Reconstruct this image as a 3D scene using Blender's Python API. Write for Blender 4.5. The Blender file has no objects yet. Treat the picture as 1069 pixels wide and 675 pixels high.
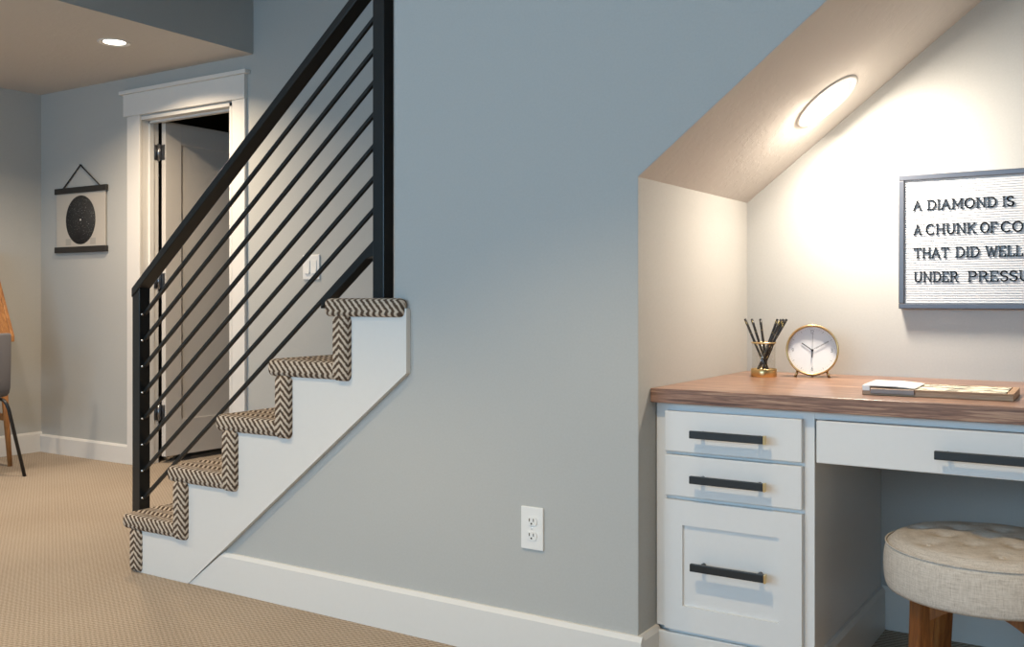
import bpy, bmesh, math, random
from mathutils import Vector, Matrix
random.seed(7)
SC = bpy.context.scene
COL = SC.collection
R = math.radians

# ------------------------------------------------------------------ materials
def lin(c):
    return tuple(((v/255)/12.92 if v/255 <= .04045 else ((v/255+.055)/1.055)**2.4) for v in c)

class NT:
    def __init__(s, name):
        s.m = bpy.data.materials.new(name); s.m.use_nodes = True
        s.t = s.m.node_tree; s.t.nodes.clear()
        s.out = s.t.nodes.new('ShaderNodeOutputMaterial')
        s.b = s.t.nodes.new('ShaderNodeBsdfPrincipled')
        s.t.links.new(s.b.outputs[0], s.out.inputs[0])
    def n(s, typ, **kw):
        nd = s.t.nodes.new(typ)
        for k, v in kw.items():
            if k.startswith('i_'):
                key = k[2:].replace('_', ' ')
                nd.inputs[key].default_value = v
            else: setattr(nd, k, v)
        return nd
    def l(s, a, b): s.t.links.new(a, b)
    def math(s, op, a, b=None, clamp=False):
        nd = s.t.nodes.new('ShaderNodeMath'); nd.operation = op; nd.use_clamp = clamp
        for i, v in enumerate((a, b)):
            if v is None: continue
            if isinstance(v, (int, float)): nd.inputs[i].default_value = v
            else: s.l(v, nd.inputs[i])
        return nd.outputs[0]
    def ramp(s, fac, stops):
        nd = s.t.nodes.new('ShaderNodeValToRGB'); e = nd.color_ramp.elements
        while len(e) > 1: e.remove(e[-1])
        e[0].position = stops[0][0]; e[0].color = (*stops[0][1], 1)
        for p, c in stops[1:]:
            k = e.new(p); k.color = (*c, 1)
        s.l(fac, nd.inputs[0]); return nd.outputs[0]
    def bump(s, h, strength=.3, dist=.002):
        nd = s.n('ShaderNodeBump'); nd.inputs['Strength'].default_value = strength
        nd.inputs['Distance'].default_value = dist
        s.l(h, nd.inputs['Height']); s.l(nd.outputs[0], s.b.inputs['Normal'])
    def coord(s, kind='Object', scale=(1, 1, 1), rot=(0, 0, 0)):
        tc = s.n('ShaderNodeTexCoord'); mp = s.n('ShaderNodeMapping')
        mp.inputs['Scale'].default_value = scale; mp.inputs['Rotation'].default_value = rot
        s.l(tc.outputs[kind], mp.inputs[0]); return mp.outputs[0]
    def noise(s, vec, scale, detail=2, rough=.5):
        nd = s.n('ShaderNodeTexNoise'); nd.inputs['Scale'].default_value = scale
        nd.inputs['Detail'].default_value = detail; nd.inputs['Roughness'].default_value = rough
        if vec is not None: s.l(vec, nd.inputs['Vector'])
        return nd.outputs['Fac']

def plain(name, rgb, rough=.5, metal=0, spec=.5, nscale=None, nstr=.1, ndist=.001, **kw):
    t = NT(name); t.b.inputs['Base Color'].default_value = (*rgb, 1)
    t.b.inputs['Roughness'].default_value = rough; t.b.inputs['Metallic'].default_value = metal
    t.b.inputs['Specular IOR Level'].default_value = spec
    v = t.coord('Object')
    f = t.noise(v, nscale or 60, 2)
    k = .02 if nscale else .006
    lo = tuple(c*(1-k) for c in rgb); hi = tuple(min(1, c*(1+k)) for c in rgb)
    t.l(t.ramp(f, [(.3, lo), (.7, hi)]), t.b.inputs['Base Color'])
    if nscale: t.bump(f, nstr, ndist)
    return t.m

M = {}
M['wall'] = plain('grey_wall_paint', (.46, .459, .437), .75, spec=.25, nscale=170, nstr=.12, ndist=.0015)
def knockdown(name, rgb):
    t = NT(name); t.b.inputs['Roughness'].default_value = .8; t.b.inputs['Specular IOR Level'].default_value = .2
    v = t.coord('Object'); f = t.noise(v, 26, 4, .6)
    h = t.ramp(f, [(.50, (0, 0, 0)), (.56, (1, 1, 1))])
    t.b.inputs['Base Color'].default_value = (*rgb, 1)
    t.bump(h, .16, .0025); return t.m
M['ceiling'] = knockdown('ceiling_knockdown', (.60, .575, .54))
M['trim'] = plain('white_trim_paint', (.725, .703, .665), .38)
M['cabinet'] = plain('white_cabinet_paint', (.75, .737, .715), .35)
M['door'] = plain('door_paint', (.64, .60, .55), .42)
M['black'] = plain('black_metal', (.012, .0145, .0155), .28, 0, .45)
M['chair_black'] = plain('chair_leg_black_metal', (.012, .011, .011), .4)
M['darkpull'] = plain('dark_bronze_pull', (.025, .028, .03), .38, .3)
M['brass'] = plain('brushed_brass', (.62, .42, .19), .28, 1)
M['gold_trim'] = plain('brass_edge', (.72, .55, .28), .3, 1)
M['steel'] = plain('hinge_steel', (.30, .30, .31), .3, 1)
M['bolt'] = plain('bright_bolt', (.75, .75, .74), .25, 1)
M['plastic'] = plain('white_plastic', (.80, .79, .76), .35)
M['slot'] = plain('dark_slot', (.05, .045, .04), .6)
M['frame'] = plain('letter_board_frame_metal', (.085, .09, .105), .35, .4)
M['felt'] = plain('white_ribbed_plastic', (.64, .65, .66), .55)
M['letter'] = plain('black_letter_plastic', (.012, .012, .014), .4)
M['dial'] = plain('white_dial', (.70, .71, .72), .5)
M['hand'] = plain('black_clock_hand', (.03, .03, .035), .4)
M['greyink'] = plain('grey_dial_ink', (.25, .25, .26), .5)
M['rod'] = plain('black_wood_rod', (.022, .02, .018), .55)
M['cord'] = plain('black_cord', (.03, .03, .03), .8)
M['paper'] = None
M['greyfab'] = plain('grey_chair_fabric', (.14, .135, .145), .9, nscale=500, nstr=.3)
M['dark'] = plain('closet_unlit_dark', (.10, .09, .08), .8)  # darkness of the unlit closet put into its wall colour

def carpet():
    t = NT('beige_loop_carpet'); t.b.inputs['Roughness'].default_value = 1; t.b.inputs['Specular IOR Level'].default_value = .05
    v = t.coord('Object', rot=(0, 0, R(32)))
    sx = t.n('ShaderNodeSeparateXYZ'); t.l(v, sx.inputs[0])
    wob = t.noise(v, 38, 2)
    wob2 = t.math('MULTIPLY', t.math('SUBTRACT', wob, .5), 1.6)
    a = t.math('SINE', t.math('ADD', t.math('MULTIPLY', sx.outputs[0], 2*math.pi/.0165), wob2))
    b = t.math('SINE', t.math('ADD', t.math('MULTIPLY', sx.outputs[1], 2*math.pi/.0135), t.math('MULTIPLY', wob2, 1.4)))
    h = t.math('ADD', t.math('MULTIPLY', a, .30), t.math('MULTIPLY', b, .11))
    g = t.noise(v, 220, 2)
    h2 = t.math('ADD', t.math('ADD', h, .5), t.math('MULTIPLY', t.math('SUBTRACT', g, .5), 1.25))
    big = t.noise(v, 1.3, 2)
    h3 = t.math('ADD', t.math('MULTIPLY', h2, .7), t.math('MULTIPLY', big, .3))
    t.l(t.ramp(h3, [(.15, (.215, .167, .125)), (.5, (.365, .30, .235)), (.85, (.50, .425, .345))]), t.b.inputs['Base Color'])
    t.bump(h2, .55, .004); return t.m
M['carpet'] = carpet()

def herring():
    t = NT('herringbone_stair_carpet'); t.b.inputs['Roughness'].default_value = 1; t.b.inputs['Specular IOR Level'].default_value = .05
    uv = t.n('ShaderNodeUVMap'); uv.uv_map = 'UVMap'
    sx = t.n('ShaderNodeSeparateXYZ'); t.l(uv.outputs[0], sx.inputs[0])
    T, Q = sx.outputs[0], sx.outputs[1]
    band = .038
    q = t.math('DIVIDE', Q, band)
    tri = t.math('PINGPONG', q, 1.0)
    wn = t.noise(uv.outputs[0], 110, 2)
    ph = t.math('ADD', t.math('ADD', T, t.math('MULTIPLY', tri, band*.95)), t.math('MULTIPLY', t.math('SUBTRACT', wn, .5), .011))
    s = t.math('SINE', t.math('MULTIPLY', ph, 2*math.pi/.0232))
    fine = t.noise(uv.outputs[0], 420, 2)
    s2 = t.math('ADD', t.math('MULTIPLY', s, .5), t.math('MULTIPLY', t.math('SUBTRACT', fine, .5), .5))
    f = t.math('ADD', s2, .5, True)
    t.l(t.ramp(f, [(.18, (.10, .068, .048)), (.42, (.19, .138, .103)), (.60, (.45, .36, .275)), (.9, (.62, .515, .405))]), t.b.inputs['Base Color'])
    t.bump(f, .5, .004); return t.m
M['herring'] = herring()

def wood(name, dark, mid, light, rough=.35, scale=1.0, axis='X', spec=.5, coat=0):
    t = NT(name); t.b.inputs['Roughness'].default_value = rough; t.b.inputs['Specular IOR Level'].default_value = spec
    st = {'X': (1.0, 22, 22), 'Y': (14, 1.2, 14), 'Z': (14, 14, 1.2)}[axis]
    v = t.coord('Object', scale=tuple(c*scale for c in st))
    n1 = t.noise(v, 2.2, 5, .6)
    v2 = t.coord('Object', scale=tuple(c*scale*4 for c in st))
    n2 = t.noise(v2, 5, 3, .6)
    w = t.math('SINE', t.math('MULTIPLY', n1, 34))
    f = t.math('ADD', t.math('MULTIPLY', n1, .62), t.math('ADD', t.math('MULTIPLY', w, .09), t.math('MULTIPLY', n2, .33)))
    t.l(t.ramp(f, [(.28, dark), (.5, mid), (.74, light)]), t.b.inputs['Base Color'])
    if coat: t.b.inputs['Coat Weight'].default_value = coat; t.b.inputs['Coat Roughness'].default_value = .08
    t.bump(n2, .12, .0006); return t.m
M['walnut'] = wood('walnut_worktop', (.085, .036, .024), (.29, .155, .10), (.56, .35, .225), .3, 1.0, 'X', coat=.15)
M['stoolwood'] = wood('stool_leg_wood', (.12, .035, .008), (.22, .075, .016), (.33, .13, .03), .35, 1.2, 'Z')
M['deskwood'] = wood('secretary_wood', (.22, .085, .025), (.38, .165, .05), (.50, .24, .085), .4, 1, 'Z')
M['traywood'] = wood('tray_wood', (.30, .17, .09), (.43, .265, .15), (.55, .37, .22), .45, 1.5, 'X')

def fabric():
    t = NT('oatmeal_linen'); t.b.inputs['Roughness'].default_value = .95; t.b.inputs['Specular IOR Level'].default_value = .1
    a = t.noise(t.coord('Object', scale=(420, 420, 30)), 1.0, 3, .6)
    b = t.noise(t.coord('Object', scale=(30, 30, 420)), 1.0, 3, .6)
    c = t.noise(t.coord('Object', scale=(40, 420, 420)), 1.0, 3, .6)
    f = t.math('ADD', t.math('MULTIPLY', a, .4), t.math('ADD', t.math('MULTIPLY', b, .35), t.math('MULTIPLY', c, .25)))
    t.l(t.ramp(f, [(.32, (.36, .31, .26)), (.5, (.56, .50, .43)), (.68, (.70, .64, .57))]), t.b.inputs['Base Color'])
    t.bump(f, .25, .001); return t.m
M['linen'] = fabric()

def paper(name, rgb, streak):
    t = NT(name); t.b.inputs['Roughness'].default_value = .8
    f = t.noise(t.coord('Object', scale=(8, 20, 1)), 2.2, 3, .6)
    t.l(t.ramp(f, [(.0, rgb), (.50, rgb), (.54, streak), (1, streak)]), t.b.inputs['Base Color']); return t.m
M['printed'] = paper('cream_printed_sheet', (.74, .69, .54), (.10, .098, .08))
M['kraft'] = plain('cream_art_paper', (.52, .475, .41), .85)
M['faint'] = plain('faint_print', (.40, .375, .33), .85)
def starmap():
    t = NT('black_star_disc'); t.b.inputs['Roughness'].default_value = .8
    vo = t.n('ShaderNodeTexVoronoi'); vo.inputs['Scale'].default_value = 95
    t.l(t.coord('Object'), vo.inputs['Vector'])
    t.l(t.ramp(vo.outputs['Distance'], [(.0, (.55, .53, .5)), (.13, (.20, .19, .18)), (.22, (.022, .022, .022)), (1, (.022, .022, .022))]), t.b.inputs['Base Color']); return t.m
M['stars'] = starmap()
def pencil_mat():
    t = NT('black_gold_fleck_pencil'); t.b.inputs['Roughness'].default_value = .35
    f = t.noise(t.coord('Object', scale=(1, 1, .5)), 190, 2)
    g = t.ramp(f, [(.0, (.012, .011, .01)), (.62, (.014, .012, .01)), (.66, (.5, .38, .12)), (1, (.6, .46, .16))])
    t.l(g, t.b.inputs['Base Color']); return t.m
M['pencil'] = pencil_mat()
def glass():
    t = NT('clear_thin_glass'); g = t.n('ShaderNodeBsdfGlossy'); g.inputs['Roughness'].default_value = .03
    tr = t.n('ShaderNodeBsdfTransparent'); tr.inputs[0].default_value = (.97, .97, .96, 1)
    mx = t.n('ShaderNodeMixShader'); mx.inputs[0].default_value = .035; t.l(tr.outputs[0], mx.inputs[1]); t.l(g.outputs[0], mx.inputs[2])
    t.t.nodes.remove(t.b); t.l(mx.outputs[0], t.out.inputs[0]); return t.m
M['glass'] = glass()
def emit(name, rgb, s):
    t = NT(name); t.b.inputs['Base Color'].default_value = (.8, .8, .8, 1)
    t.b.inputs['Emission Color'].default_value = (*rgb, 1); t.b.inputs['Emission Strength'].default_value = s; return t.m
M['lens'] = emit('lamp_lens', (1, .93, .82), 6)
M['lens_far'] = emit('lamp_lens_far', (1, .92, .78), 6)

# ------------------------------------------------------------------ geometry
def merge(bm, tmp, mat=None):
    if mat is not None: bmesh.ops.transform(tmp, matrix=mat, verts=tmp.verts)
    mp = {v: bm.verts.new(v.co) for v in tmp.verts}
    for f in tmp.faces:
        try:
            nf = bm.faces.new([mp[v] for v in f.verts]); nf.smooth = f.smooth
        except ValueError: pass
    tmp.free()

def box(bm, x0, x1, y0, y1, z0, z1, bev=0, seg=2, mat=None, smooth=False):
    t = bmesh.new(); bmesh.ops.create_cube(t, size=1)
    for v in t.verts:
        v.co = Vector(((x0+x1)/2+v.co.x*(x1-x0), (y0+y1)/2+v.co.y*(y1-y0), (z0+z1)/2+v.co.z*(z1-z0)))
    if bev > 0:
        bmesh.ops.bevel(t, geom=list(t.edges), offset=bev, segments=seg, profile=.5, affect='EDGES')
    if smooth:
        for f in t.faces: f.smooth = True
    merge(bm, t, mat)

def prism(bm, pts, axis, a, b, bev=0, mat=None):
    """pts: 2D outline; axis X: (y,z), Y: (x,z), Z: (x,y); extruded from a to b"""
    def p3(p, d):
        return {'X': (d, p[0], p[1]), 'Y': (p[0], d, p[1]), 'Z': (p[0], p[1], d)}[axis]
    t = bmesh.new()
    A = [t.verts.new(p3(p, a)) for p in pts]; B = [t.verts.new(p3(p, b)) for p in pts]
    n = len(pts)
    t.faces.new(A); t.faces.new(B[::-1])
    for i in range(n): t.faces.new([A[i], B[i], B[(i+1) % n], A[(i+1) % n]])
    bmesh.ops.recalc_face_normals(t, faces=t.faces)
    if bev > 0:
        bmesh.ops.bevel(t, geom=list(t.edges), offset=bev, segments=2, profile=.5, affect='EDGES')
    else:
        bmesh.ops.triangulate(t, faces=[f for f in t.faces if len(f.verts) > 4])
    merge(bm, t, mat)

def tube(bm, pts, r, n=10, caps=True, r2=None):
    pts = [Vector(p) for p in pts]; N = len(pts); rings = []
    up = None
    for i, p in enumerate(pts):
        d = (pts[min(i+1, N-1)]-pts[max(i-1, 0)]).normalized()
        if up is None:
            up = Vector((0, 0, 1)) if abs(d.z) < .95 else Vector((1, 0, 0))
        u = (up - d*up.dot(d)).normalized(); up = u; w = d.cross(u)
        rr = r if r2 is None else r+(r2-r)*i/(N-1)
        rings.append([bm.verts.new(p+u*math.cos(2*math.pi*k/n)*rr+w*math.sin(2*math.pi*k/n)*rr) for k in range(n)])
    for i in range(N-1):
        for k in range(n):
            f = bm.faces.new([rings[i][k], rings[i][(k+1) % n], rings[i+1][(k+1) % n], rings[i+1][k]]); f.smooth = True
    if caps:
        bm.faces.new(rings[0][::-1]); bm.faces.new(rings[-1])

def lathe(bm, prof, n=48, mat=None, closed=False):
    """prof: (r,z) list, revolved about Z"""
    t = bmesh.new(); rings = []
    for r, z in prof:
        if r < 1e-6: rings.append([t.verts.new((0, 0, z))])
        else: rings.append([t.verts.new((r*math.cos(2*math.pi*k/n), r*math.sin(2*math.pi*k/n), z)) for k in range(n)])
    pairs = list(zip(rings, rings[1:]))
    if closed: pairs.append((rings[-1], rings[0]))
    for a, b in pairs:
        for k in range(n):
            k2 = (k+1) % n
            if len(a) == 1 and len(b) == 1: break
            if len(a) == 1: f = t.faces.new([a[0], b[k], b[k2]])
            elif len(b) == 1: f = t.faces.new([a[k], b[0], a[k2]])
            else: f = t.faces.new([a[k], b[k], b[k2], a[k2]])
            f.smooth = True
    bmesh.ops.recalc_face_normals(t, faces=t.faces)
    merge(bm, t, mat)

def build(name, bm, mat, parent=None, origin=None, weld=False):
    """link a bmesh given in WORLD coordinates (or in the parent's space if parent['local'])"""
    if weld: bmesh.ops.remove_doubles(bm, verts=bm.verts, dist=1e-5)
    bmesh.ops.recalc_face_normals(bm, faces=bm.faces)
    me = bpy.data.meshes.new(name); bm.to_mesh(me); bm.free()
    me.materials.append(mat)
    o = bpy.data.objects.new(name, me); COL.objects.link(o)
    if parent is not None:
        o.parent = parent
        if not LOCAL.get(rootof(parent).name):
            off = rootof(parent).location
            me.transform(Matrix.Translation(-off))
    elif origin is not None:
        me.transform(Matrix.Translation(-Vector(origin))); o.location = origin
    return o
LOCAL = {}
def rootof(o):
    while o.parent: o = o.parent
    return o
def empty(name, loc, rotz=0, local=False):
    o = bpy.data.objects.new(name, None); COL.objects.link(o); o.location = loc; o.rotation_euler = (0, 0, rotz)
    o.empty_display_size = .05
    LOCAL[o.name] = local or bool(rotz)
    return o
def tag(o, label, cat, group=None):
    o['label'] = label; o['category'] = cat
    if group: o['group'] = group
    return o
def thing(name, loc, label, cat, group=None, rotz=0, local=False):
    return tag(empty(name, loc, rotz, local), label, cat, group)
def struct(name, bm, mat, parent=None, label=None):
    o = build(name, bm, mat, parent)
    if parent is None: o['kind'] = 'structure'
    if label: o['label'] = label
    return o
def B(*a, **k):
    bm = bmesh.new(); box(bm, *a, **k); return bm

# ------------------------------------------------------------------ key dimensions (metres; stair wall is y = 0)
YD = 1.413; YB = .80; XL = -5.945; XS = -4.0; XA = -1.074; ZA = 1.2803; SL = .7826
XR = .36; ZLOW = 2.275; ZC = 2.44; ZT = 4.0; XRW = 2.4; YR = -4.6; XE = -1.862
T0 = .205; RISE = .1925; RUN = .2466; XN = -3.101

# ------------------------------------------------------------------ room shell
struct('floor', B(XL-.1, XRW+.1, YR-.1, YD+1.6, -.1, 0), M['carpet'])
struct('wall_left', B(XL-.12, XL, YR-.1, YD+.12, 0, ZLOW+.2), M['wall'])
DL, DR, DZ = -4.955, -4.165, 2.035          # door opening
bm = bmesh.new()
prism(bm, [(XL, 0), (DL, 0), (DL, DZ), (DR, DZ), (DR, 0), (XRW, 0), (XRW, ZT), (XL, ZT)], 'Y', YD, YD+.115)
struct('wall_back', bm, M['wall'])
bm = bmesh.new()
zr = ZA+SL*(XR-XA)
prism(bm, [(-2.80, 0), (XA-.0016, 0), (XA-.0016, ZA), (XR, zr), (XR, 0), (XRW, 0), (XRW, ZT), (XS, ZT), (XS, ZC), (XE, ZC), (XE, .745)], 'Y', 0, .115)
struct('wall_stair', bm, M['wall'])
struct('wall_right', B(XRW, XRW+.12, YR-.1, YD+.1, 0, ZT), M['wall'])
# rear wall with a wide window opening (behind the camera)
WX0, WX1, WZ0, WZ1 = -4.4, .6, .95, 2.2
bm = bmesh.new()
box(bm, XL-.1, WX0, YR-.12, YR, 0, ZC+.1); box(bm, WX1, XRW+.1, YR-.12, YR, 0, ZC+.1)
box(bm, WX0, WX1, YR-.12, YR, 0, WZ0); box(bm, WX0, WX1, YR-.12, YR, WZ1, ZC+.1)
struct('wall_rear', bm, M['wall'])
w = empty('window_1', ((WX0+WX1)/2, YR-.06, WZ0)); w['kind'] = 'structure'
bm = bmesh.new()
box(bm, WX0, WX1, YR-.10, YR-.03, WZ0, WZ0+.05); box(bm, WX0, WX1, YR-.10, YR-.03, WZ1-.05, WZ1)
for k in range(5):
    x = WX0+.025+(WX1-WX0-.05)*k/4
    box(bm, x-.025, x+.025, YR-.10, YR-.03, WZ0, WZ1)
build('window_frame', bm, M['trim'], w)
# ceilings
struct('ceiling', B(XS, XRW+.1, YR-.1, 0, ZC, ZC+.1), M['ceiling'])
bm = bmesh.new(); prism(bm, [(XL-.1, ZLOW), (XS-.0002, ZLOW), (XS-.0002, ZLOW+.0004), (XS-.061, ZLOW+.0004), (XS-.061, ZLOW+.15), (XL-.1, ZLOW+.15)], 'Y', YR-.1, YD)
struct('ceiling_low', bm, M['ceiling'])
struct('wall_soffit', B(XS-.06, XS, YR-.1, YD, ZLOW+.0005, ZT), M['wall'])
struct('ceiling_stairwell', B(XS-.06, XRW+.1, 0, YD+.1, ZT, ZT+.1), M['ceiling'])
# alcove under the stairs
bm = bmesh.new(); prism(bm, [(XA-.0014, .0002), (XA, .0002), (XA, YB), (XA-.12, YB), (XA-.12, .1152), (XA-.0014, .1152)], 'Z', 0, ZA-.0016)
struct('wall_alcove_left', bm, M['wall'])
bm = bmesh.new(); prism(bm, [(XA, 0), (XR, 0), (XR, zr+.04), (XA, ZA+.04)], 'Y', YB, YB+.05)
struct('wall_alcove_back', bm, M['wall'])
struct('wall_alcove_right', B(XR, XR+.1, .1155, YB+.1, 0, zr+.05), M['wall'])
bm = bmesh.new()
th = .05*math.hypot(1, SL); e = .0015
prism(bm, [(XA-.0, ZA-e), (XR, zr-e), (XR, zr+th), (XA, ZA+th)], 'Y', .1152, YB)
prism(bm, [(XA, ZA-e), (XR, zr-e), (XR, zr), (XA, ZA)], 'Y', .0002, .1152)
struct('ceiling_alcove', bm, M['ceiling'])
# closet behind the door
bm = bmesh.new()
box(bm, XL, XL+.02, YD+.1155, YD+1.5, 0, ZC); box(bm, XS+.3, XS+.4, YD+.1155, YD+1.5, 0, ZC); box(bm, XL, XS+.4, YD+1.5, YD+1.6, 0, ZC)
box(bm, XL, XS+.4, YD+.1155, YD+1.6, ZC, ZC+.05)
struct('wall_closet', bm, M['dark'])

# baseboards
BH = .128
def base_run(bm, x0, y0, x1, y1, h=BH, t=.015):
    """board along a straight run, proud of the wall towards its left-hand side normal"""
    d = Vector((x1-x0, y1-y0, 0)); L = d.length; d.normalize(); n = Vector((d.y, -d.x, 0))
    prof = [(0, 0), (t, 0), (t, h-.012), (t*.55, h), (0, h)]
    mtx = Matrix(((n.x, d.x, 0, x0), (n.y, d.y, 0, y0), (0, 0, 1, 0), (0, 0, 0, 1)))
    prism(bm, prof, 'Y', 0, L, mat=mtx)
bm = bmesh.new(); base_run(bm, XL, YR, XL, YD)
# (normal of a +y run points to +x)
struct('baseboard_left', bm, M['trim'])
bm = bmesh.new(); base_run(bm, XL+.015, YD, -5.05, YD, h=.112); base_run(bm, -4.045, YD, -3.12, YD, h=.112)
struct('baseboard_back', bm, M['trim'])
bm = bmesh.new()
prof = [(-.015, 0), (0, 0), (0, BH), (-.008, BH), (-.015, BH-.012)]
# front piece follows the skirt slope on its left end
xb0 = -2.757; xb1 = -2.757+BH/.789+.008
t = bmesh.new()
L0 = [t.verts.new(p) for p in ((xb0, -.015, 0), (xb0, 0, 0), (xb1, 0, BH), (xb1, -.008, BH), (xb1-.015, -.015, BH-.012))]
L1 = [t.verts.new((XA+.015, y, z)) for y, z in ((-.015, 0), (0, 0), (0, BH), (-.008, BH), (-.015, BH-.012))]
t.faces.new(L0); t.faces.new(L1[::-1])
for i in range(5): t.faces.new([L0[i], L1[i], L1[(i+1) % 5], L0[(i+1) % 5]])
bmesh.ops.recalc_face_normals(t, faces=t.faces); merge(bm, t)
base_run(bm, XA, 0, XA, .105)
struct('baseboard_stair', bm, M['trim'])
bm = bmesh.new(); base_run(bm, -.66, YB, XR, YB, h=.125)
struct('baseboard_alcove', bm, M['trim'])

# ------------------------------------------------------------------ door (closet door swung open behind the stairs)
d = empty('door_1', ((DL+DR)/2, YD, 0)); d['kind'] = 'structure'
bm = bmesh.new()
box(bm, -5.048, -4.932, YD-.018, YD, 0, 2.043, .003)
build('casing', bm, M['trim'], d)
bm = bmesh.new(); box(bm, -4.148, -4.048, YD-.018, YD, 0, 2.043, .003); build('casing', bm, M['trim'], d)
bm = bmesh.new(); box(bm, -5.075, -4.045, YD-.024, YD, 2.043, 2.172, .002); build('header', bm, M['trim'], d)
bm = bmesh.new(); box(bm, -5.098, -4.022, YD-.04, YD, 2.172, 2.194, .003); build('header_cap', bm, M['trim'], d)
bm = bmesh.new()
box(bm, DL, DL+.018, YD-.004, YD+.118, 0, DZ); box(bm, DR-.018, DR, YD-.004, YD+.118, 0, DZ)
box(bm, DL, DR, YD-.004, YD+.118, DZ-.018, DZ)
box(bm, DL+.018, DL+.03, YD+.05, YD+.078, 0, DZ-.018); box(bm, DR-.03, DR-.018, YD+.05, YD+.078, 0, DZ-.018)
box(bm, DL+.018, DR-.018, YD+.05, YD+.078, DZ-.03, DZ-.018)
build('jamb', bm, M['trim'], d)
# leaf standing open at right angles, hinge edge towards the room
lx0, lx1, ly0, ly1, lz0, lz1 = -4.913, -4.877, YD+.122, YD+.122+.74, .04, 2.022
bm = bmesh.new()
st = .115
box(bm, lx0, lx1, ly0, ly0+st, lz0, lz1, .002); box(bm, lx0, lx1, ly1-st, ly1, lz0, lz1, .002)
box(bm, lx0, lx1, ly0+st, ly1-st, lz1-.125, lz1); box(bm, lx0, lx1, ly0+st, ly1-st, lz0, lz0+.21)
box(bm, lx0+.011, lx1-.011, ly0+st-.005, ly1-st+.005, lz0+.2, lz1-.12)
leaf = build('door_leaf', bm, M['door'], d)
for hz in (1.84, 1.08, .30):
    bm = bmesh.new()
    tube(bm, [((DL+.018+lx0)/2, ly0-.012, hz-.05), ((DL+.018+lx0)/2, ly0-.012, hz+.05)], .008, 10)
    box(bm, DL+.018, lx0, ly0-.010, ly0-.007, hz-.045, hz+.045); box(bm, DL+.018, DL+.021, ly0-.05, ly0-.008, hz-.045, hz+.045)
    box(bm, lx0, lx0+.032, ly0-.003, ly0+.0005, hz-.045, hz+.045)
    for q in (-.028, .028): tube(bm, [(lx0+.02, ly0-.005, hz+q), (lx0+.02, ly0-.002, hz+q)], .004, 8)
    build('hinge', bm, M['steel'], leaf)
bm = bmesh.new()
lathe(bm, [(0, .06), (.02, .058), (.027, .045), (.022, .03), (.01, .022), (.01, .008), (.03, .006), (.03, 0)], 20,
      Matrix.Translation((lx1, ly1-.07, .95)) @ Matrix.Rotation(R(90), 4, 'Y'))
build('door_knob', bm, M['steel'], leaf)

# ------------------------------------------------------------------ staircase
stairs = thing('staircase', (XN, 0, 0), 'staircase carpeted in brown and cream herringbone with white skirt board', 'stairs')
def uvwrap(o, kind, ztop, ymin, x0):
    me = o.data; uvl = me.uv_layers.new(name='UVMap'); off = rootof(o).location
    for p in me.polygons:
        n = p.normal
        for li in p.loop_indices:
            c = me.vertices[me.loops[li].vertex_index].co + off
            if kind == 'tread':
                q = (c.y-ymin)+(c.z-ztop)
                if n.x < -.75: tt, q = c.z+c.x, c.y-ymin
                else: tt = c.x
                tt = -tt
            else:
                tt = c.z
                q = (c.x-x0-.040) + (c.y-ymin) if n.x > -.75 else (c.y-ymin)-.04
            uvl.data[li].uv = (tt, q)
NST = 10
for i in range(NST):
    xn = XN+RUN*i; zt = T0+RISE*i
    back = YD-.002
    y0 = -.036 if i < 5 else .118
    bm = bmesh.new()
    if i == 4:
        box(bm, xn, -1.809, y0, -.0006, zt-.056, zt, .0165, 4, smooth=True)
        box(bm, xn+.0005, XE-.002, -.022, back, zt-.0555, zt-.0004, .0165, 4, smooth=True)
    else:
        box(bm, xn, xn+RUN+.05, y0, back, zt-.056, zt, .02, 4, smooth=True)
    o = build('tread', bm, M['herring'], stairs); uvwrap(o, 'tread', zt, y0, xn)
    zb = 0 if i == 0 else zt-RISE-.058
    yr = (y0-.004) if i > 0 else y0+.004
    if i >= 5: yr = .118
    bm = bmesh.new(); box(bm, xn+.034, xn+.101, yr, back, zb, zt-.05, .018, 4, smooth=True)
    o = build('riser', bm, M['herring'], stairs); uvwrap(o, 'riser', zt, yr, xn+.029)
# white skirt board on the open side
pts = [(-2.757, 0), (-1.803, .758), (-1.803, .968)]
for i in range(4, -1, -1):
    xn = XN+RUN*i; zt = T0+RISE*i
    if i < 4: pts.append((xn+RUN+.06, zt-.03))
    pts.append((xn+.06, zt-.03))
pts[2] = (-1.803, T0+RISE*4-.03)
pts.append((XN+.06, 0))
bm = bmesh.new(); prism(bm, pts, 'Y', -.019, -.0005)
build('skirt_board', bm, M['trim'], stairs)

# ------------------------------------------------------------------ railing (local x runs up the flight)
nx, ny = -3.1585, .0925; px_, py_ = -1.9415, .0425
ang = math.atan2(py_-ny, px_-nx); LR = math.hypot(px_-nx, py_-ny)
rail = thing('stair_railing', (nx, ny, 0), 'black metal stair railing with slanted bars between square posts', 'railing', rotz=ang, local=True)
hw = .0225; S = .7827
zbar0 = .942 - S*.0535
def hz(x): return zbar0 + S*x
HO = .096   # handrail underside above first bar
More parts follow.
